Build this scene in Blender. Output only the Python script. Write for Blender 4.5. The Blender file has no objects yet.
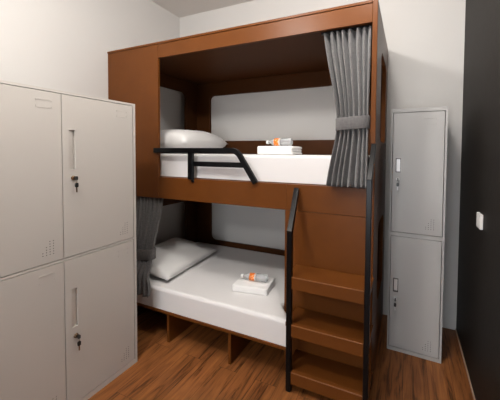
import bpy, bmesh, math, random
from mathutils import Vector, Matrix, noise
random.seed(4)
C = bpy.context.scene.collection
PI = math.pi

# ------------------------------------------------------------------ materials
def srgb(r, g, b):
    f = lambda c: (c/255/12.92) if c/255 <= .04045 else ((c/255+.055)/1.055)**2.4
    return (f(r), f(g), f(b), 1)

def mat(name, col, rough=.5, metal=0, bump=0, bscale=200, vary=0, vscale=3, spec=.5, stretch=(1, 1, 1), sheen=0):
    m = bpy.data.materials.new(name); m.use_nodes = True
    nt = m.node_tree; b = nt.nodes['Principled BSDF']
    b.inputs['Base Color'].default_value = col
    b.inputs['Roughness'].default_value = rough
    b.inputs['Metallic'].default_value = metal
    b.inputs['Specular IOR Level'].default_value = spec
    if sheen: b.inputs['Sheen Weight'].default_value = sheen
    tc = nt.nodes.new('ShaderNodeTexCoord'); mp = nt.nodes.new('ShaderNodeMapping')
    mp.inputs['Scale'].default_value = stretch
    nt.links.new(tc.outputs['Object'], mp.inputs['Vector'])
    if vary:
        n = nt.nodes.new('ShaderNodeTexNoise'); n.inputs['Scale'].default_value = vscale; n.inputs['Detail'].default_value = 6
        nt.links.new(mp.outputs[0], n.inputs['Vector'])
        mx = nt.nodes.new('ShaderNodeMix'); mx.data_type = 'RGBA'
        mx.inputs[6].default_value = tuple(c*(1-vary) for c in col[:3])+(1,)
        mx.inputs[7].default_value = tuple(min(1, c*(1+vary)) for c in col[:3])+(1,)
        nt.links.new(n.outputs['Fac'], mx.inputs[0]); nt.links.new(mx.outputs[2], b.inputs['Base Color'])
    if bump:
        n2 = nt.nodes.new('ShaderNodeTexNoise'); n2.inputs['Scale'].default_value = bscale; n2.inputs['Detail'].default_value = 4
        nt.links.new(mp.outputs[0], n2.inputs['Vector'])
        bp = nt.nodes.new('ShaderNodeBump'); bp.inputs['Strength'].default_value = bump; bp.inputs['Distance'].default_value = .01
        nt.links.new(n2.outputs['Fac'], bp.inputs['Height']); nt.links.new(bp.outputs[0], b.inputs['Normal'])
    return m

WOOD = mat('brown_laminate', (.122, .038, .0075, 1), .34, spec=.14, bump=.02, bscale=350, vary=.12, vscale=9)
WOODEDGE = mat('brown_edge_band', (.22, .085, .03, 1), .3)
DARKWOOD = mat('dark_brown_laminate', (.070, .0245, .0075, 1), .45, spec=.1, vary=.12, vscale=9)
BLACK = mat('black_steel', (.0025, .0025, .003, 1), .28, spec=.2)
PAINT = mat('warm_grey_powder_coat', (.55, .515, .475, 1), .42, bump=.015, bscale=700, vary=.02, vscale=2)
PAINT2 = mat('cool_grey_powder_coat', (.42, .41, .40, 1), .42, bump=.015, bscale=700, vary=.02, vscale=2)
DARK = mat('dark_gap', (.02, .02, .02, 1), .8)
CHROME = mat('chrome', (.40, .39, .39, 1), .3, metal=.55)
CHROME = mat('chrome_dark_reflection', (.10, .085, .08, 1), .25, metal=.6)  # handle rim: its dark brownish reflection is put into the base colour
BRIGHT = mat('brushed_steel', (.72, .71, .70, 1), .35, metal=.3)
BRASS = mat('dull_brass', (.20, .13, .08, 1), .3, metal=1)
PLBLACK = mat('black_plastic', (.012, .012, .012, 1), .35)
WALL = mat('white_wall_paint', (.60, .582, .560, 1), .75, bump=.03, bscale=120, vary=.015, vscale=1.5)
CEIL = mat('white_ceiling_paint', (.76, .735, .70, 1), .8, vary=.015, vscale=1.5)
SHEET = mat('white_cotton_sheet', (.75, .73, .725, 1), .85, bump=.10, bscale=7, sheen=.1)
PILLOWM = mat('white_pillowcase', (.77, .755, .74, 1), .85, bump=.12, bscale=11, sheen=.1)
TOWELM = mat('white_terry', (.86, .845, .83, 1), .95, bump=.25, bscale=420, sheen=.2)
SWITCHM = mat('white_plastic', (.78, .77, .75, 1), .35)
CAPM = mat('white_cap_plastic', (.85, .85, .84, 1), .35)

def curtain_mat():
    m = mat('grey_woven_curtain', (.1, .1, .1, 1), .9, sheen=.25)
    nt = m.node_tree; b = nt.nodes['Principled BSDF']
    tc = nt.nodes.new('ShaderNodeTexCoord')
    mp = nt.nodes.new('ShaderNodeMapping'); mp.inputs['Scale'].default_value = (260, 260, 28)
    mp2 = nt.nodes.new('ShaderNodeMapping'); mp2.inputs['Scale'].default_value = (30, 30, 420)
    n1 = nt.nodes.new('ShaderNodeTexNoise'); n1.inputs['Scale'].default_value = 1
    n2 = nt.nodes.new('ShaderNodeTexNoise'); n2.inputs['Scale'].default_value = 1
    nt.links.new(tc.outputs['Object'], mp.inputs[0]); nt.links.new(tc.outputs['Object'], mp2.inputs[0])
    nt.links.new(mp.outputs[0], n1.inputs[0]); nt.links.new(mp2.outputs[0], n2.inputs[0])
    ad = nt.nodes.new('ShaderNodeMath'); ad.operation = 'ADD'
    nt.links.new(n1.outputs['Fac'], ad.inputs[0]); nt.links.new(n2.outputs['Fac'], ad.inputs[1])
    r = nt.nodes.new('ShaderNodeMapRange'); r.inputs[1].default_value = .7; r.inputs[2].default_value = 1.3
    nt.links.new(ad.outputs[0], r.inputs[0])
    mx = nt.nodes.new('ShaderNodeMix'); mx.data_type = 'RGBA'
    mx.inputs[6].default_value = (.078, .074, .074, 1); mx.inputs[7].default_value = (.150, .142, .141, 1)
    nt.links.new(r.outputs[0], mx.inputs[0]); nt.links.new(mx.outputs[2], b.inputs['Base Color'])
    return m
CURT = curtain_mat()

def dark_wall_mat():
    m = mat('dark_woven_wall_panel', (.02, .018, .017, 1), .5, spec=.08)
    nt = m.node_tree; b = nt.nodes['Principled BSDF']
    tc = nt.nodes.new('ShaderNodeTexCoord')
    mp = nt.nodes.new('ShaderNodeMapping'); mp.inputs['Scale'].default_value = (60, 60, 6)
    n = nt.nodes.new('ShaderNodeTexNoise'); n.inputs['Scale'].default_value = 2; n.inputs['Detail'].default_value = 5
    nt.links.new(tc.outputs['Object'], mp.inputs[0]); nt.links.new(mp.outputs[0], n.inputs[0])
    mx = nt.nodes.new('ShaderNodeMix'); mx.data_type = 'RGBA'
    mx.inputs[6].default_value = (.006, .0054, .0048, 1); mx.inputs[7].default_value = (.028, .0225, .0188, 1)
    nt.links.new(n.outputs['Fac'], mx.inputs[0]); nt.links.new(mx.outputs[2], b.inputs['Base Color'])
    bp = nt.nodes.new('ShaderNodeBump'); bp.inputs['Strength'].default_value = .15; bp.inputs['Distance'].default_value = .01
    nt.links.new(n.outputs['Fac'], bp.inputs['Height']); nt.links.new(bp.outputs[0], b.inputs['Normal'])
    return m
DWALL = dark_wall_mat()

def floor_mat():
    m = mat('brown_wood_planks', (.2, .08, .03, 1), .40, spec=.25)
    nt = m.node_tree; b = nt.nodes['Principled BSDF']; L = nt.links.new
    tc = nt.nodes.new('ShaderNodeTexCoord')
    sw = nt.nodes.new('ShaderNodeMapping'); sw.inputs['Rotation'].default_value = (0, 0, PI/2)
    L(tc.outputs['Object'], sw.inputs[0])
    br = nt.nodes.new('ShaderNodeTexBrick')
    br.inputs['Scale'].default_value = 1; br.inputs['Brick Width'].default_value = 1.22; br.inputs['Row Height'].default_value = .15
    br.inputs['Mortar Size'].default_value = .0012; br.inputs['Mortar Smooth'].default_value = .2
    br.inputs['Color1'].default_value = (0, 0, 0, 1); br.inputs['Color2'].default_value = (1, 1, 1, 1); br.inputs['Mortar'].default_value = (.5, .5, .5, 1)
    br.offset = .37
    L(sw.outputs[0], br.inputs['Vector'])
    # shift the grain from plank to plank
    sep = nt.nodes.new('ShaderNodeVectorMath'); sep.operation = 'MULTIPLY_ADD'
    sep.inputs[1].default_value = (3, 7, 2); L(br.outputs['Color'], sep.inputs[0]); L(tc.outputs['Object'], sep.inputs[2])
    mp = nt.nodes.new('ShaderNodeMapping'); mp.inputs['Scale'].default_value = (14, 1.3, 1)
    L(sep.outputs[0], mp.inputs[0])
    n = nt.nodes.new('ShaderNodeTexNoise'); n.inputs['Scale'].default_value = 1.6; n.inputs['Detail'].default_value = 8; n.inputs['Roughness'].default_value = .62
    n.inputs['Distortion'].default_value = .9
    L(mp.outputs[0], n.inputs[0])
    mpf = nt.nodes.new('ShaderNodeMapping'); mpf.inputs['Scale'].default_value = (160, 6, 1); L(sep.outputs[0], mpf.inputs[0])
    nf = nt.nodes.new('ShaderNodeTexNoise'); nf.inputs['Scale'].default_value = 1; nf.inputs['Detail'].default_value = 3; L(mpf.outputs[0], nf.inputs[0])
    mixn = nt.nodes.new('ShaderNodeMix'); mixn.data_type = 'FLOAT'; mixn.inputs[0].default_value = .22
    L(n.outputs['Fac'], mixn.inputs[2]); L(nf.outputs['Fac'], mixn.inputs[3])
    cr = nt.nodes.new('ShaderNodeValToRGB')
    e = cr.color_ramp.elements
    e[0].position = .37; e[0].color = (.055, .017, .005, 1)
    e[1].position = .66; e[1].color = (.315, .118, .034, 1)
    k = e.new(.47); k.color = (.198, .070, .021, 1)
    k = e.new(.54); k.color = (.245, .090, .027, 1)
    L(mixn.outputs[0], cr.inputs[0])
    tone = nt.nodes.new('ShaderNodeMapRange'); tone.inputs[3].default_value = .9; tone.inputs[4].default_value = 1.07
    L(br.outputs['Color'], tone.inputs[0])
    mul = nt.nodes.new('ShaderNodeVectorMath'); mul.operation = 'SCALE'
    L(cr.outputs[0], mul.inputs[0]); L(tone.outputs[0], mul.inputs['Scale'])
    seam = nt.nodes.new('ShaderNodeMix'); seam.data_type = 'RGBA'; seam.inputs[7].default_value = (.075, .027, .009, 1)
    L(br.outputs['Fac'], seam.inputs[0]); L(mul.outputs[0], seam.inputs[6])
    L(seam.outputs[2], b.inputs['Base Color'])
    bp = nt.nodes.new('ShaderNodeBump'); bp.inputs['Strength'].default_value = .06; bp.inputs['Distance'].default_value = .01
    L(mixn.outputs[0], bp.inputs['Height']); L(bp.outputs[0], b.inputs['Normal'])
    return m
FLOOR = floor_mat()

def clear_mat():
    m = mat('clear_plastic', (.93, .95, .96, 1), .04)
    b = m.node_tree.nodes['Principled BSDF']
    b.inputs['Transmission Weight'].default_value = .72; b.inputs['IOR'].default_value = 1.33
    return m
CLEAR = clear_mat()

def label_mat():
    m = mat('orange_white_label', (.9, .3, .05, 1), .4)
    nt = m.node_tree; b = nt.nodes['Principled BSDF']; L = nt.links.new
    tc = nt.nodes.new('ShaderNodeTexCoord'); sp = nt.nodes.new('ShaderNodeSeparateXYZ'); L(tc.outputs['Object'], sp.inputs[0])
    # band along the bottle: orange for its cap-side 60 %, pale print on the rest, mottled print over it
    st = nt.nodes.new('ShaderNodeMath'); st.operation = 'GREATER_THAN'; st.inputs[1].default_value = .006; L(sp.outputs[0], st.inputs[0])
    v = nt.nodes.new('ShaderNodeTexVoronoi'); v.inputs['Scale'].default_value = 75; L(tc.outputs['Object'], v.inputs['Vector'])
    gt = nt.nodes.new('ShaderNodeMath'); gt.operation = 'LESS_THAN'; gt.inputs[1].default_value = .36; L(v.outputs['Distance'], gt.inputs[0])
    a = nt.nodes.new('ShaderNodeMix'); a.data_type = 'RGBA'; a.inputs[6].default_value = (.88, .20, .015, 1); a.inputs[7].default_value = (.93, .62, .38, 1)
    L(gt.outputs[0], a.inputs[0])
    c = nt.nodes.new('ShaderNodeMix'); c.data_type = 'RGBA'; c.inputs[6].default_value = (.82, .76, .72, 1); c.inputs[7].default_value = (.80, .36, .2, 1)
    L(gt.outputs[0], c.inputs[0])
    d = nt.nodes.new('ShaderNodeMix'); d.data_type = 'RGBA'; L(st.outputs[0], d.inputs[0]); L(a.outputs[2], d.inputs[6]); L(c.outputs[2], d.inputs[7])
    L(d.outputs[2], b.inputs['Base Color'])
    return m
LABEL = label_mat()

# ------------------------------------------------------------------ mesh helpers
def box(bm, x0, x1, y0, y1, z0, z1, mi=0):
    v = [bm.verts.new(p) for p in ((x0,y0,z0),(x1,y0,z0),(x1,y1,z0),(x0,y1,z0),(x0,y0,z1),(x1,y0,z1),(x1,y1,z1),(x0,y1,z1))]
    for q in ((3,2,1,0),(4,5,6,7),(0,1,5,4),(1,2,6,5),(2,3,7,6),(3,0,4,7)):
        bm.faces.new([v[i] for i in q]).material_index = mi
    return bm

def prism(bm, pts, lo, hi, axis, mi=0):
    """extrude the 2-D outline pts along axis (0,1,2) from lo to hi"""
    def P(a, b, t): return {0: (t, a, b), 1: (a, t, b), 2: (a, b, t)}[axis]
    A = [bm.verts.new(P(a, b, lo)) for a, b in pts]; B = [bm.verts.new(P(a, b, hi)) for a, b in pts]
    n = len(pts); fs = [bm.faces.new(A[::-1]), bm.faces.new(B)]
    for i in range(n): fs.append(bm.faces.new([A[i], A[(i+1) % n], B[(i+1) % n], B[i]]))
    for f in fs: f.material_index = mi

def rrect(a0, a1, b0, b1, r, n=6):
    out = []
    for cx, cy, s in ((a1-r, b1-r, 0), (a0+r, b1-r, 1), (a0+r, b0+r, 2), (a1-r, b0+r, 3)):
        for k in range(n+1):
            t = (s + k/n)*PI/2; out.append((cx+r*math.cos(t), cy+r*math.sin(t)))
    return out

def plate_with_holes(bm, a0, a1, b0, b1, holes, lo, hi, axis):
    """board in the plane normal to axis with rounded rectangular openings; holes: (a0,a1,b0,b1,r)"""
    def P(a, b, t): return {0: (t, a, b), 1: (a, t, b), 2: (a, b, t)}[axis]
    e = []
    loops = [[(a0,b0),(a1,b0),(a1,b1),(a0,b1)]] + [rrect(*h) for h in holes]
    tmp = bmesh.new()
    for lp in loops:
        vs = [tmp.verts.new((a, b, 0)) for a, b in lp]
        for i in range(len(vs)): e.append(tmp.edges.new((vs[i], vs[(i+1) % len(vs)])))
    bmesh.ops.triangle_fill(tmp, use_beauty=True, use_dissolve=False, edges=e)
    tmp.verts.ensure_lookup_table()
    def inhole(c):
        for h in holes:
            if h[0] < c.x < h[1] and h[2] < c.y < h[3]:
                dx = max(h[0]+h[4]-c.x, c.x-(h[1]-h[4]), 0); dy = max(h[2]+h[4]-c.y, c.y-(h[3]-h[4]), 0)
                if dx*dx+dy*dy < (h[4]*.97)**2: return True
        return False
    for t, flip in ((lo, False), (hi, True)):
        mp = {v.index: bm.verts.new(P(v.co.x, v.co.y, t)) for v in tmp.verts} if not tmp.verts.index_update() else None
        for f in tmp.faces:
            if inhole(f.calc_center_median()): continue
            vs = [mp[v.index] for v in f.verts]
            bm.faces.new(vs[::-1] if flip else vs)
    tmp.free()
    for lp in loops:
        n = len(lp)
        for i in range(n):
            (a, b), (c, d) = lp[i], lp[(i+1) % n]
            bm.faces.new([bm.verts.new(P(*q)) for q in ((a,b,lo),(c,d,lo),(c,d,hi),(a,b,hi))])
    bmesh.ops.remove_doubles(bm, verts=bm.verts[:], dist=1e-5)

def bar(bm, pts, wx, wt, mi=0):
    """flat bar following pts given as (u,v) in a plane; mitred offset wt, width handled by caller"""
    L, R = [], []
    for i, p in enumerate(pts):
        p = Vector(p)
        d0 = (p-Vector(pts[i-1])).normalized() if i else None
        d1 = (Vector(pts[i+1])-p).normalized() if i < len(pts)-1 else None
        d0 = d0 or d1; d1 = d1 or d0
        n0 = Vector((-d0.y, d0.x)); n1 = Vector((-d1.y, d1.x))
        m = (n0+n1).normalized(); s = wt/2/max(.3, m.dot(n0))
        L.append(tuple(p+m*s)); R.append(tuple(p-m*s))
    return L + R[::-1]

def lathe(bm, prof, axis_fn, n=24, mi=0, closed=True):
    rings = []
    for r, t in prof:
        if r < 1e-6: rings.append([bm.verts.new(axis_fn(0, 0, t))])
        else: rings.append([bm.verts.new(axis_fn(r*math.cos(2*PI*k/n), r*math.sin(2*PI*k/n), t)) for k in range(n)])
    for A, B in zip(rings, rings[1:]):
        for k in range(n):
            vs = [A[k % len(A)], A[(k+1) % len(A)], B[(k+1) % len(B)], B[k % len(B)]]
            u = []
            for v in vs:
                if v not in u: u.append(v)
            if len(u) > 2: bm.faces.new(u).material_index = mi

def mk(name, bm, mats, parent=None, origin=(0, 0, 0), smooth=False, bevel=0, seg=2, doubles=True):
    """one mesh object; verts are given in the frame of its thing, shifted by -origin"""
    if doubles: bmesh.ops.remove_doubles(bm, verts=bm.verts[:], dist=1e-6)
    bmesh.ops.recalc_face_normals(bm, faces=bm.faces[:])
    if origin != (0, 0, 0): bmesh.ops.translate(bm, verts=bm.verts[:], vec=-Vector(origin))
    me = bpy.data.meshes.new(name); bm.to_mesh(me); bm.free()
    for m in (mats if isinstance(mats, (list, tuple)) else [mats]): me.materials.append(m)
    o = bpy.data.objects.new(name, me); C.objects.link(o)
    if parent: o.parent = parent
    if smooth:
        for p in me.polygons: p.use_smooth = True
    if bevel:
        b = o.modifiers.new('bevel', 'BEVEL'); b.width = bevel; b.segments = seg; b.limit_method = 'ANGLE'; b.angle_limit = math.radians(40)
        b.harden_normals = False
    return o

def tag(o, label, cat, group=None):
    o['label'] = label; o['category'] = cat
    if group: o['group'] = group
    return o

def thing(name, label, cat, loc, rz=0, group=None):
    o = bpy.data.objects.new(name, None); C.objects.link(o); o.empty_display_size = .1
    o.location = loc; o.rotation_euler = (0, 0, rz)
    return tag(o, label, cat, group)

def struct(name, bm, m, bevel=0):
    o = mk(name, bm, m, bevel=bevel); o['kind'] = 'structure'; return o
B = bmesh.new

# ------------------------------------------------------------------ the room
XL, XD, YB, ZC, YN = -2.646, .409, 2.864, 3.191, -3.6
struct('floor', box(B(), XL-.1, XD+.1, YN-.1, YB+.1, -.1, 0), FLOOR)
struct('ceiling', box(B(), XL-.1, XD+.1, YN-.1, YB+.1, ZC, ZC+.1), CEIL)
struct('wall_left', box(B(), XL-.1, XL, YN, YB, 0, ZC), WALL)
struct('wall_back', box(B(), XL-.1, XD+.1, YB, YB+.1, 0, ZC), WALL)
struct('wall_right', box(B(), XD, XD+.1, YN, YB, 0, ZC), DWALL)
struct('wall_front', box(B(), XL-.1, XD+.1, YN-.1, YN, 0, ZC), DARKWOOD)
struct('baseboard_right', box(B(), XD-.006, XD, YN, YB, 0, .014), mat('beige_floor_bead', (.36, .27, .2, 1), .5))

# ------------------------------------------------------------------ bunk bed
XI, X1, YF, ZT = -2.003, -.188, 1.900, 2.465
O = (-1.3, 2.3, 0)
bed = thing('bunk_bed', 'brown wooden two-tier built-in bunk bed with steps and black ladder rails', 'bunk bed', O)
def bp(name, bm, m, bevel=.002, **k): return mk(name, bm, m, bed, O, bevel=bevel, **k)
YE = 2.858
bp('front_panel', box(B(), XL+.006, XI, YF, YF+.025, 1.108, ZT-.020), WOOD)
bp('fascia', box(B(), XI+.0015, X1-.031, YF, YF+.025, 2.330, ZT-.020), WOOD)
bp('roof_board', box(B(), XL+.004, X1-.032, YF-.004, YE, ZT-.0175, ZT), WOOD)
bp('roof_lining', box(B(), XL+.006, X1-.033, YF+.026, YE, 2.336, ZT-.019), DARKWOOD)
b = B(); plate_with_holes(b, YF, YE, 0, ZT, [(2.205, 2.690, 1.605, 2.255, .09), (2.205, 2.690, .42, 1.0, .09)], X1-.031, X1, 0)
bp('end_panel', b, WOOD, bevel=.003)
b = B(); plate_with_holes(b, YF+.028, 2.828, 0, 2.334, [(2.00, 2.640, 1.60, 2.195, .055), (2.00, 2.640, .44, .945, .055)], -2.375, -2.350, 0)
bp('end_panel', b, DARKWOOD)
bp('end_lining', box(B(), -2.462, -2.450, YF+.030, 2.828, 0, 2.334), WALL)
b = B(); plate_with_holes(b, -2.374, X1-.033, 0, 2.334, [(-2.160, -.42, 1.648, 2.180, .055), (-2.150, -.42, .470, .985, .06)], 2.832, YE, 1)
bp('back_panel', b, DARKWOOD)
bp('front_rail', box(B(), XI+.0015, -.786, YF, YF+.032, 1.110, 1.296), WOOD)
bp('rail_panel', box(B(), -.784, X1-.032, YF-.003, YF+.032, 1.112, 1.296), WOOD)
bp('ladder_panel', box(B(), -.794, X1-.032, YF-.001, YF+.024, 0.001, 1.1095), WOOD)
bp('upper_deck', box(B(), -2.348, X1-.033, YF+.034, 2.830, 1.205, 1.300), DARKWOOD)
# lower deck and its floor-standing dividers
YP = 1.706
b = B(); prism(b, [(-2.348, YP), (-.688, YP), (-.694, 1.765), (-.80, 1.894), (-.80, 1.93), (X1-.034, 1.93), (X1-.034, 2.83), (-2.348, 2.83)], .232, .252, 2)
bp('lower_deck', b, WOOD, bevel=.0015)
for x in (-2.32, -1.717, -1.140): 
    bp('divider', box(B(), x-.010, x+.012, YP+.010, 2.82, 0, .2315), WOOD, bevel=.0015)
# curtain tracks
bp('curtain_track', box(B(), -.56, -.24, 1.948, 1.966, 2.322, 2.3355), PLBLACK, bevel=0)
bp('curtain_track', box(B(), -2.33, -.82, 1.945, 1.965, 1.191, 1.2045), PLBLACK, bevel=0)
# ladder
def stringer(x0, x1, pts, lean=0):
    b = B(); prism(b, bar(b, pts, 0, .028), x0, x1, 0)
    for v in b.verts:
        if v.co.y > 1.70: v.co.x += lean
    bp('ladder_stringer', b, BLACK, bevel=.003)
stringer(-.6845, -.6505, [(1.680, 0), (1.680, 1.024), (1.884, 1.268)], -.034)
stringer(-.2095, -.1795, [(1.680, 0), (1.680, 1.366), (1.884, 1.570)])
for z in (.742, .438, .133):
    b = B()
    prism(b, [(1.668, z-.078), (1.668, z), (1.6955, z), (1.6955, z-.078)], -.650, -.210, 0)
    prism(b, [(1.6957, z-.034), (1.6957, z-.008), (1.897, z-.008), (1.897, z-.034)], -.700, -.180, 0)
    st = bp('ladder_step', b, WOOD, bevel=.002, doubles=False)
    mk('nosing', box(B(), -.649, -.211, 1.6665, 1.670, z-.005, z+.0012), WOODEDGE, st, O, bevel=.001)
# guard rail
b = B()
pts = [(-2.035, 1.530)] + [(-1.235, 1.530)] + [(-1.235+.09*math.sin(t)*1.0, 1.530-.09*(1-math.cos(t))) for t in [k*math.radians(58)/8 for k in range(1, 9)]]
lx, lz = pts[-1]; pts.append((lx+(lz-1.292)*math.tan(math.radians(34)), 1.292))
prism(b, bar(b, pts, 0, .041), 1.874, 1.899, 1)
prism(b, [(-1.655, 1.292), (-1.605, 1.292), (-1.605, 1.515), (-1.655, 1.515)], 1.875, 1.898, 1)
prism(b, [(-1.605, 1.401), (-1.085, 1.401), (-1.105, 1.441), (-1.605, 1.441)], 1.875, 1.898, 1)
bp('guard_rail', b, BLACK, bevel=.003, doubles=False)
for (x, z) in ((-1.618, 1.262),):
    bp('rail_bracket', box(B(), x-.012, x+.012, 1.888, 1.8995, z+.005, z+.036), BLACK, bevel=.002)

# ------------------------------------------------------------------ mattresses
def cloth_bumps(o, amp, sc):
    for v in o.data.vertices:
        n = noise.noise_vector(v.co*sc+Vector((3, 1, 7)))
        v.co += n*amp

def mattress(label, loc, outline, h, rad, group):
    b = B(); prism(b, outline, 0, h, 2)
    bmesh.ops.recalc_face_normals(b, faces=b.faces[:])
    top = [e for e in b.edges if all(v.co.z > h-.001 for v in e.verts)]
    bmesh.ops.bevel(b, geom=top, offset=rad, segments=5, profile=.5, affect='EDGES')
    ver = [e for e in b.edges if abs(e.verts[0].co.z-e.verts[1].co.z) > h*.4]
    o = mk('mattress', b, SHEET); o.location = loc
    for p in o.data.polygons: p.use_smooth = True
    o.data.set_sharp_from_angle(angle=math.radians(25))
    o.modifiers.new('weighted', 'WEIGHTED_NORMAL').keep_sharp = True
    return tag(o, label, 'mattress', group)
lo = [(-2.345, 1.716), (-.688, 1.716), (-.694, 1.765), (-.802, 1.890), (-.802, 1.932), (-.245, 1.932), (-.245, 2.828), (-2.345, 2.828)]
mattress('white sheeted mattress on the lower bunk above the open floor compartments', (-1.5, 2.3, .252), [(x+1.5, y-2.3) for x, y in lo], .172, .028, None)
up = [(-2.345, 1.950), (-.245, 1.950), (-.245, 2.828), (-2.345, 2.828)]
mattress('white sheeted mattress on the upper bunk behind the black guard rail', (-1.3, 2.38, 1.300), [(x+1.3, y-2.38) for x, y in up], .199, .022, None)
# ------------------------------------------------------------------ pillows
def pillow(label, loc, L, W, H, rz, tilt, roll=0):
    b = B(); n = 28
    grid = {}
    for s in (1, -1):
        for i in range(n+1):
            for j in range(n+1):
                u = -1+2*i/n; v = -1+2*j/n
                edge = (1-abs(u)**3.2)*(1-abs(v)**3.2)
                t = max(0, edge)**.46
                pin = .055
                x = u*L/2*(1-pin*(1-v*v)*abs(u)**2*0 - pin*(1-abs(v))*0 - .05*(1-v*v)*abs(u)**6)
                y = v*W/2*(1-.06*(1-u*u)*abs(v)**6)
                w = noise.noise(Vector((u*2.2, v*2.2, s*3+L)))*.010*t + noise.noise(Vector((u*7, v*5, s)))*.004*t
                z = s*H/2*t*(1 if s > 0 else .75) + w
                if s < 0 and (i in (0, n) or j in (0, n)): grid[(s, i, j)] = grid[(1, i, j)]; continue
                grid[(s, i, j)] = b.verts.new((x, y, z))
    for s in (1, -1):
        for i in range(n):
            for j in range(n):
                q = [grid[(s, i, j)], grid[(s, i+1, j)], grid[(s, i+1, j+1)], grid[(s, i, j+1)]]
                b.faces.new(q if s > 0 else q[::-1])
    R = Matrix.Rotation(tilt, 3, 'X') @ Matrix.Rotation(roll, 3, 'Y')
    for v in b.verts: v.co = R @ v.co
    zm = min(v.co.z for v in b.verts)
    for v in b.verts: v.co.z -= zm
    o = mk('pillow', b, PILLOWM, smooth=True); o.location = loc; o.rotation_euler = (0, 0, rz)
    return tag(o, label, 'pillow')
pillow('white pillow lying on the lower bunk beside the grey curtain', (-2.085, 2.145, .424), .54, .78, .145, math.radians(5), 0, math.radians(9))
pillow('white pillow lying on the upper bunk behind the guard rail', (-2.13, 2.37, 1.500), .60, .74, .27, math.radians(3), 0, 0)

# ------------------------------------------------------------------ towels and bottles
def towel(label, loc, L, W, H, rz):
    b = B(); k = 3; t = H/k
    for i in range(k):
        bb = B(); box(bb, -L/2+.002*i, L/2-.003*(i % 2), -W/2, W/2, i*t+.0006, (i+1)*t-.0006)
        bmesh.ops.bevel(bb, geom=bb.edges[:], offset=t*.42, segments=3, profile=.5, affect='EDGES')
        me = bpy.data.meshes.new('t'); bb.to_mesh(me); bb.free(); b.from_mesh(me); bpy.data.meshes.remove(me)
    # the outer fold wraps the front and the left end
    bb = B(); box(bb, -L/2-.004, L/2-.008, -W/2-.005, W/2-.01, .0004, H+.002)
    bmesh.ops.bevel(bb, geom=bb.edges[:], offset=.011, segments=4, profile=.5, affect='EDGES')
    me = bpy.data.meshes.new('t'); bb.to_mesh(me); bb.free(); b.from_mesh(me); bpy.data.meshes.remove(me)
    zm = min(v.co.z for v in b.verts)
    for v in b.verts:
        v.co.z -= zm
        v.co += noise.noise_vector(v.co*9)*.0012*(1 if v.co.z > .01 else 0)
    o = mk('folded_towel', b, TOWELM, smooth=True, doubles=False); o.location = loc; o.rotation_euler = (0, 0, rz)
    return tag(o, label, 'towel')
towel('folded white towel on the lower bunk mattress', (-1.115, 2.040, .425), .285, .215, .054, math.radians(9))
towel('folded white towel on the upper bunk mattress', (-.945, 2.150, 1.501), .305, .20, .066, math.radians(-2))

def bottle(label, loc, rz, R=.031, L=.225):
    t = thing('water_bottle', label, 'bottle', loc, rz)
    ax = lambda a, c, s: (s, a, c+R)
    h = L/2
    prof = [(0, -h+.018), (.0125, -h+.018), (.0125, -h+.034), (.016, -h+.040), (.026, -h+.058), (R-.0015, -h+.070), (R, -h+.078)]
    for k in range(3): prof += [(R, -h+.082+k*.001), ]
    xs = -h+.125
    for k in range(4):
        prof += [(R, xs+k*.020), (R-.002, xs+.006+k*.020), (R, xs+.012+k*.020)]
    prof += [(R, h-.010), (R-.004, h-.003), (R-.010, h), (R-.016, h-.005), (0, h-.006)]
    b = B(); lathe(b, prof, ax, 28); mk('bottle_body', b, CLEAR, t, smooth=True)
    b = B(); lathe(b, [(0, -h), (.0145, -h), (.0155, -h+.002), (.0155, -h+.020), (.013, -h+.020), (.013, -h+.0185)], ax, 24); mk('bottle_cap', b, CAPM, t, smooth=True)
    b = B(); lathe(b, [(R+.0002, -.036), (R+.0006, -.036), (R+.0006, .018), (R+.0002, .018)], ax, 28)
    mk('bottle_label', b, LABEL, t, smooth=True)
    return t
bottle('clear water bottle with orange label lying on the lower bunk towel', (-1.116, 2.040, .4835), math.radians(10), .029, .225)
bottle('clear water bottle with orange label lying on the upper bunk towel', (-.955, 2.150, 1.572), math.radians(-2))

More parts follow.
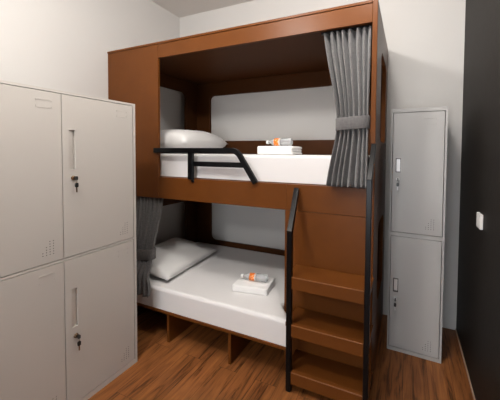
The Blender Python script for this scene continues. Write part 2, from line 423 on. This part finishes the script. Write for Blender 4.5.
# ------------------------------------------------------------------ curtains
def curtain(label, base, right, left, yc, z0, z1, n, amp, tie, tiez, seed):
    """right(z), left(z): edges in x; yc(z): mean depth; tie: how tightly gathered at tiez"""
    t = thing('curtain', label, 'curtain', base, 0, None)
    rnd = random.Random(seed); ph = [rnd.uniform(-.35, .35) for _ in range(n+2)]; am = [rnd.uniform(.55, 1.15) for _ in range(n+2)]
    N = n*16; M = 60; b = B(); rows = []
    for j in range(M+1):
        z = z1+(z0-z1)*j/M; xl, xr = left(z), right(z); row = []
        g = math.exp(-((z-tiez)/.09)**2)
        for i in range(N+1):
            s = i/N; k = s*n; ki = int(min(k, n-1))
            f = k-ki
            c = math.cos(2*PI*(k+.16*math.sin(2*PI*s*1.7+seed)+.05*math.sin(z*3+seed+s*5)))
            a = amp(z)*(am[ki]*(1-f)+am[ki+1]*f)*(1-.35*g)
            prof = c+.12*math.cos(4*PI*k)
            xx = xl+(xr-xl)*s + (xr-xl)/n*.07*math.sin(2*PI*k)
            yy = yc(z)-a*prof + .004*noise.noise(Vector((s*9, z*4, seed)))
            row.append(b.verts.new((xx, yy, z + (.004*math.cos(2*PI*k) if j == M else 0))))
        rows.append(row)
    for j in range(M):
        for i in range(N): b.faces.new([rows[j][i], rows[j][i+1], rows[j+1][i+1], rows[j+1][i]])
    o = mk('curtain_panel', b, CURT, t, base, smooth=True)
    s = o.modifiers.new('thickness', 'SOLIDIFY'); s.thickness = .003; s.offset = 0
    # stitched hem line
    b = B(); zh = z0+.085; xl, xr = left(zh), right(zh)
    # tieback band: a flattened ring
    xl, xr = left(tiez), right(tiez); cy = yc(tiez); A = amp(tiez)*1.0+.012
    b = B(); K = 48; ring = []
    for rr, dz in ((0, 0), (0, 1), (.004, 1), (.004, 0)):
        pass
    hw = tie
    prof = [(.000, -hw), (.003, -hw), (.0045, -hw+.004), (.0045, hw-.004), (.003, hw), (.000, hw)]
    rings = []
    for e, dz in prof:
        r = []
        for k in range(K):
            th = 2*PI*k/K; ct, sn = math.cos(th), math.sin(th)
            px = abs(ct)**.55*(1 if ct > 0 else -1); py = abs(sn)**.7*(1 if sn > 0 else -1)
            r.append(b.verts.new(((xl+xr)/2+((xr-xl)/2+e+.003)*px, cy+(A+e)*py, tiez+dz+.010*(px)*hw/.04*.6)))
        rings.append(r)
    for q in range(len(prof)):
        A_, B_ = rings[q], rings[(q+1) % len(prof)]
        for k in range(K): b.faces.new([A_[k], A_[(k+1) % K], B_[(k+1) % K], B_[k]])
    mk('tieback', b, CURT, t, base, smooth=True)
    return t
def lerp(pts):
    def f(z):
        if z >= pts[0][0]: return pts[0][1]
        for (za, a), (zb, b_) in zip(pts, pts[1:]):
            if z >= zb:
                t = (z-zb)/(za-zb); t = t*t*(3-2*t)*.5+t*.5
                return b_+(a-b_)*t
        return pts[-1][1]
    return f
curtain('grey gathered curtain tied back at the right of the upper bunk', (-.38, 1.9, 1.29),
        lerp([(2.32, -.228), (1.71, -.232), (1.305, -.226)]), lerp([(2.32, -.535), (1.76, -.432), (1.66, -.432), (1.305, -.482)]),
        lerp([(2.32, 1.955), (1.71, 1.905), (1.45, 1.878), (1.285, 1.862)]), 1.302, 2.321, 7,
        lerp([(2.32, .030), (1.71, .030), (1.285, .034)]), .040, 1.708, 3)
curtain('dark grey gathered curtain tied back beside the left locker, lower bunk', (-2.08, 1.8, .42),
        lerp([(1.19, -1.990), (.655, -1.935), (.42, -1.835)]), lerp([(1.19, -2.30), (.70, -2.17), (.61, -2.17), (.42, -2.22)]),
        lerp([(1.19, 1.955), (1.10, 1.935), (.655, 1.775), (.50, 1.668), (.36, 1.645)]), .375, 1.19, 7,
        lerp([(1.19, .026), (.655, .034), (.375, .032)]), .044, .655, 8)

# ------------------------------------------------------------------ lockers
def door_mesh(x0, x1, z0, z1, hole, vents):
    b = B(); hx0, hx1, hz0, hz1 = hole; T = .018; D = .014
    xs = [x0, hx0, hx1, x1]; zs = [z0, hz0, hz1, z1]
    V = [[b.verts.new((x, 0, z)) for z in zs] for x in xs]
    for i in range(3):
        for j in range(3):
            if i == 1 and j == 1: continue
            b.faces.new([V[i][j], V[i+1][j], V[i+1][j+1], V[i][j+1]])
    W = [b.verts.new((x, D, z)) for x, z in ((hx0, hz0), (hx1, hz0), (hx1, hz1), (hx0, hz1))]
    h = [V[1][1], V[2][1], V[2][2], V[1][2]]
    for k in range(4): b.faces.new([h[k], h[(k+1) % 4], W[(k+1) % 4], W[k]])
    b.faces.new(W)
    border = [V[0][0], V[1][0], V[2][0], V[3][0], V[3][1], V[3][2], V[3][3], V[2][3], V[1][3], V[0][3], V[0][2], V[0][1]]
    back = [b.verts.new((v.co.x, T, v.co.z)) for v in border]
    for k in range(12): b.faces.new([border[k], border[(k+1) % 12], back[(k+1) % 12], back[k]])
    b.faces.new(back)
    bmesh.ops.recalc_face_normals(b, faces=b.faces[:])
    for (vx, vz) in vents:
        r = .0027; c = [b.verts.new((vx+r*math.cos(2*PI*k/8), -.0003, vz+r*math.sin(2*PI*k/8))) for k in range(8)]
        f = b.faces.new(c); f.material_index = 1
    return b

def vent_points(xr, zb):
    return [(xr-.017*c, zb+.0142*r) for c, n in ((0, 6), (1, 6), (2, 4), (3, 2)) for r in range(n)]

def locker(name, label, loc, rz, W, D, H, doors, m, liner, lockm, group):
    """front in the local plane y=0, x to the right, body behind"""
    t = thing(name, label, 'locker', loc, rz, group)
    xs = sorted(set(d[0] for d in doors)|set(d[1] for d in doors))
    b = B(); G = .004
    # carcass: frame strips round the doors, sides, back, shelf
    zsp = sorted(set([d[2] for d in doors]+[d[3] for d in doors]))
    fx0, fx1 = min(d[0] for d in doors)-G, max(d[1] for d in doors)+G
    box(b, 0, fx0, 0, D, 0, H); box(b, fx1, W, 0, D, 0, H)
    box(b, fx0, fx1, 0, D, 0, zsp[0]-G); box(b, fx0, fx1, 0, D, zsp[-1]+G, H)
    box(b, fx0, fx1, 0, D, zsp[1]+G, zsp[2]-G)
    box(b, fx0, fx1, D-.005, D, 0, H)
    mk('cabinet_body', b, m, t, doubles=False)
    for (x0, x1, z0, z1, hole, key, card, vxy, seed) in doors:
        o = mk('door', door_mesh(x0, x1, z0, z1, hole, vent_points(*vxy)), [m, DARK], t, bevel=.0012)
        # recess liner: rim and sloping back
        b = B(); hx0, hx1, hz0, hz1 = hole; w = .0035
        if liner is CHROME:
            for q in ((hx0-w, hx0+w*.6, hz0-w, hz1+w), (hx1-w*.6, hx1+w, hz0-w, hz1+w), (hx0+w*.6, hx1-w*.6, hz0-w, hz0+w), (hx0+w*.6, hx1-w*.6, hz1-w, hz1+w)):
                box(b, q[0], q[1], -.002, .013, q[2], q[3])
            prism(b, [(.0125, hz0+w), (.0132, hz0+w), (.0132, hz1-w), (.004, hz1-w)], hx0+w*.6+.0002, hx1-w*.6-.0002, 0, 1)
        else:
            box(b, hx0-.004, hx1+.004, -.0012, 0, hz1, hz1+.003); box(b, hx0-.004, hx1+.004, -.0012, 0, hz0-.003, hz0)
            box(b, hx0+.0025, hx0+(hx1-hx0)*.60, .005, .013, hz0+.0005, hz1-.0005)
        mk('handle', b, [liner, BRIGHT] if liner is CHROME else liner, o, bevel=.0006)
        kx, kz = key
        b = B(); ax = lambda a, c, s: (kx+a, s, kz+c)
        lathe(b, [(.0135, 0), (.0135, -.003), (.011, -.005), (.011, -.010), (.0095, -.012), (0, -.012)], ax, 20)
        mk('lock', b, lockm, o, smooth=False, bevel=.0006)
        # key in the lock and its twin hanging from the ring
        b = B()
        box(b, kx-.002, kx+.002, -.018, -.0122, kz-.004, kz+.004, 1)
        prism(b, rrect(-.037, -.018, kz-.011, kz+.011, .007, 4), kx-.004, kx+.004, 0, 0)
        rp = []
        R0 = .012
        for k in range(17):
            a = 2*PI*k/16; rp.append((kx, -.030+.004*math.sin(a), kz-.015+R0*math.cos(a)))
        for p, q in zip(rp, rp[1:]):
            p, q = Vector(p), Vector(q); s_ = .0008
            vs = [b.verts.new(p+Vector(d)) for d in ((-s_, 0, -s_), (s_, 0, -s_), (s_, 0, s_), (-s_, 0, s_))]
            ws = [b.verts.new(q+Vector(d)) for d in ((-s_, 0, -s_), (s_, 0, -s_), (s_, 0, s_), (-s_, 0, s_))]
            for k in range(4): b.faces.new([vs[k], vs[(k+1) % 4], ws[(k+1) % 4], ws[k]]).material_index = 1
        prism(b, rrect(kx-.009, kx+.009, kz-.053, kz-.026, .007, 4), -.032, -.026, 1, 0)
        prism(b, [(kx-.004, kz-.053), (kx-.003, kz-.080), (kx+.001, kz-.083), (kx+.004, kz-.078), (kx+.003, kz-.053)], -.030, -.028, 1, 1)
        mk('key', b, [PLBLACK, lockm], o, doubles=False)
        # embossed card holder
        cx0, cx1, cz0, cz1 = card; b = B(); w = .0022
        for q in ((cx0, cx1, cz1-w, cz1), (cx0, cx1, cz0, cz0+w), (cx1-w, cx1, cz0+w, cz0+.012), (cx1-w, cx1, cz1-.012, cz1-w),
                  (cx0, cx0+w, cz0+w, cz0+.012), (cx0, cx0+w, cz1-.012, cz1-w)):
            box(b, q[0], q[1], -.0017, .0002, q[2], q[3])
        mk('card_holder', b, m, o, bevel=.0006)
    return t

# left locker: local x runs along world +y from y=.53
y0 = .530; W = .935
dd = []
for x0, x1 in ((.016, .4575), (.4615, .9125)):
    for z0, z1, hz0, kz, cz, vz in ((.914, 1.832, 1.412, 1.363, 1.744, .958), (.036, .894, .493, .437, .810, .083)):
        dd.append((x0, x1, z0, z1, (x0+.037, x0+.067, hz0, hz0+.226), (x0+.055, kz), (x1-.121, x1-.047, cz, cz+.045), (x1-.050, vz), 1))
locker('storage_locker', 'large warm grey steel locker against the left wall, keys hanging in door locks', (-1.759, y0, 0), PI/2, W, .50, 1.85, dd, PAINT, PAINT, BRASS, None)
dd = []
for z0, z1, hz0, kz, cz, vz in ((.924, 1.821, 1.379, 1.325, 1.724, .968), (.031, .888, .463, .411, .800, .068)):
    dd.append((.0145, .3535, z0, z1, (.039, .069, hz0, hz0+.100), (.055, kz), (.222, .300, cz, cz+.05), (.300, vz), 2))
locker('storage_locker', 'narrow two-door grey steel locker in the back corner beside the dark wall', (-.121, 2.368, 0), math.radians(-2), .371, .470, 1.853, dd, PAINT2, CHROME, BRIGHT, None)

# ------------------------------------------------------------------ wall switch
sw = thing('light_switch', 'white light switch plate on the dark right wall', 'light switch', (XD, 2.07, 1.075))
b = B(); box(b, -.017, -.0003, -.050, .050, 0, .088); mk('switch_plate', b, SWITCHM, sw, bevel=.003)
b = B(); box(b, -.0195, -.0172, -.032, -.002, .018, .070); mk('rocker', b, SWITCHM, sw, bevel=.001)
b = B(); box(b, -.0195, -.0172, .002, .032, .018, .070); mk('rocker', b, SWITCHM, sw, bevel=.001)

# ------------------------------------------------------------------ light
def lamp(x, y, z, radius, power, col=(1, .965, .925)):
    l = bpy.data.lights.new('ceiling_lamp', 'POINT'); l.shadow_soft_size = radius; l.energy = power; l.color = col
    o = bpy.data.objects.new('ceiling_lamp', l); C.objects.link(o); o.location = (x, y, z); return o
ZL = ZC-.22
lamp(-1.25, .36, ZL, .10, 78)
lamp(-.26, 1.25, ZL, .10, 46)
lamp(-1.25, -2.1, ZL, .12, 62)
# glowing panel added on the unseen wall behind the camera as cool fill light
wf = bpy.data.materials.new('cool_fill_glow'); wf.use_nodes = True
pb = wf.node_tree.nodes['Principled BSDF']; pb.inputs['Base Color'].default_value = (.7, .75, .8, 1)
pb.inputs['Emission Color'].default_value = (.88, .94, 1, 1); pb.inputs['Emission Strength'].default_value = 10
WX0, WX1, WZ0, WZ1 = -1.15, .25, .25, 1.5
b = B(); box(b, WX0, WX1, YN+.001, YN+.012, WZ0, WZ1); struct('fill_panel_1', b, wf)
b = B()
for q in ((WX0-.05, WX0, WZ0-.05, WZ1+.05), (WX1, WX1+.05, WZ0-.05, WZ1+.05), (WX0, WX1, WZ0-.05, WZ0), (WX0, WX1, WZ1, WZ1+.05)):
    box(b, q[0], q[1], YN+.001, YN+.04, q[2], q[3])
struct('fill_panel_frame_1', b, BLACK)  # frame made up to go with the added glowing panel
w = bpy.data.worlds.new('room_world'); bpy.context.scene.world = w; w.use_nodes = True
w.node_tree.nodes['Background'].inputs[0].default_value = (1, 1, 1, 1); w.node_tree.nodes['Background'].inputs[1].default_value = .0

# ------------------------------------------------------------------ camera
f, cx, cy, h = 290.6884, 279.416, 162.5168, 1.51821
R2 = Vector((0.91431218, 0.40493574, 0.00776502)); U2 = Vector((-0.02096595, 0.02817531, 0.9993831)); F = Vector((-0.40446715, 0.91391094, -0.03425089))
cam = bpy.data.cameras.new('camera'); co = bpy.data.objects.new('camera', cam); C.objects.link(co)
cam.sensor_width = 36; cam.sensor_fit = 'HORIZONTAL'; cam.lens = f*36/500
cam.shift_x = (250-cx)/500; cam.shift_y = (cy-200)/500
cam.clip_start = .02
Mx = Matrix((R2, U2, -F)).transposed().to_4x4(); Mx.translation = (0, 0, h)
co.matrix_world = Mx
sc = bpy.context.scene; sc.camera = co
sc.view_settings.view_transform = 'Standard'; sc.view_settings.look = 'None'; sc.view_settings.gamma = 1
sc.view_settings.use_curve_mapping = False
sc.view_settings.exposure = 0.15
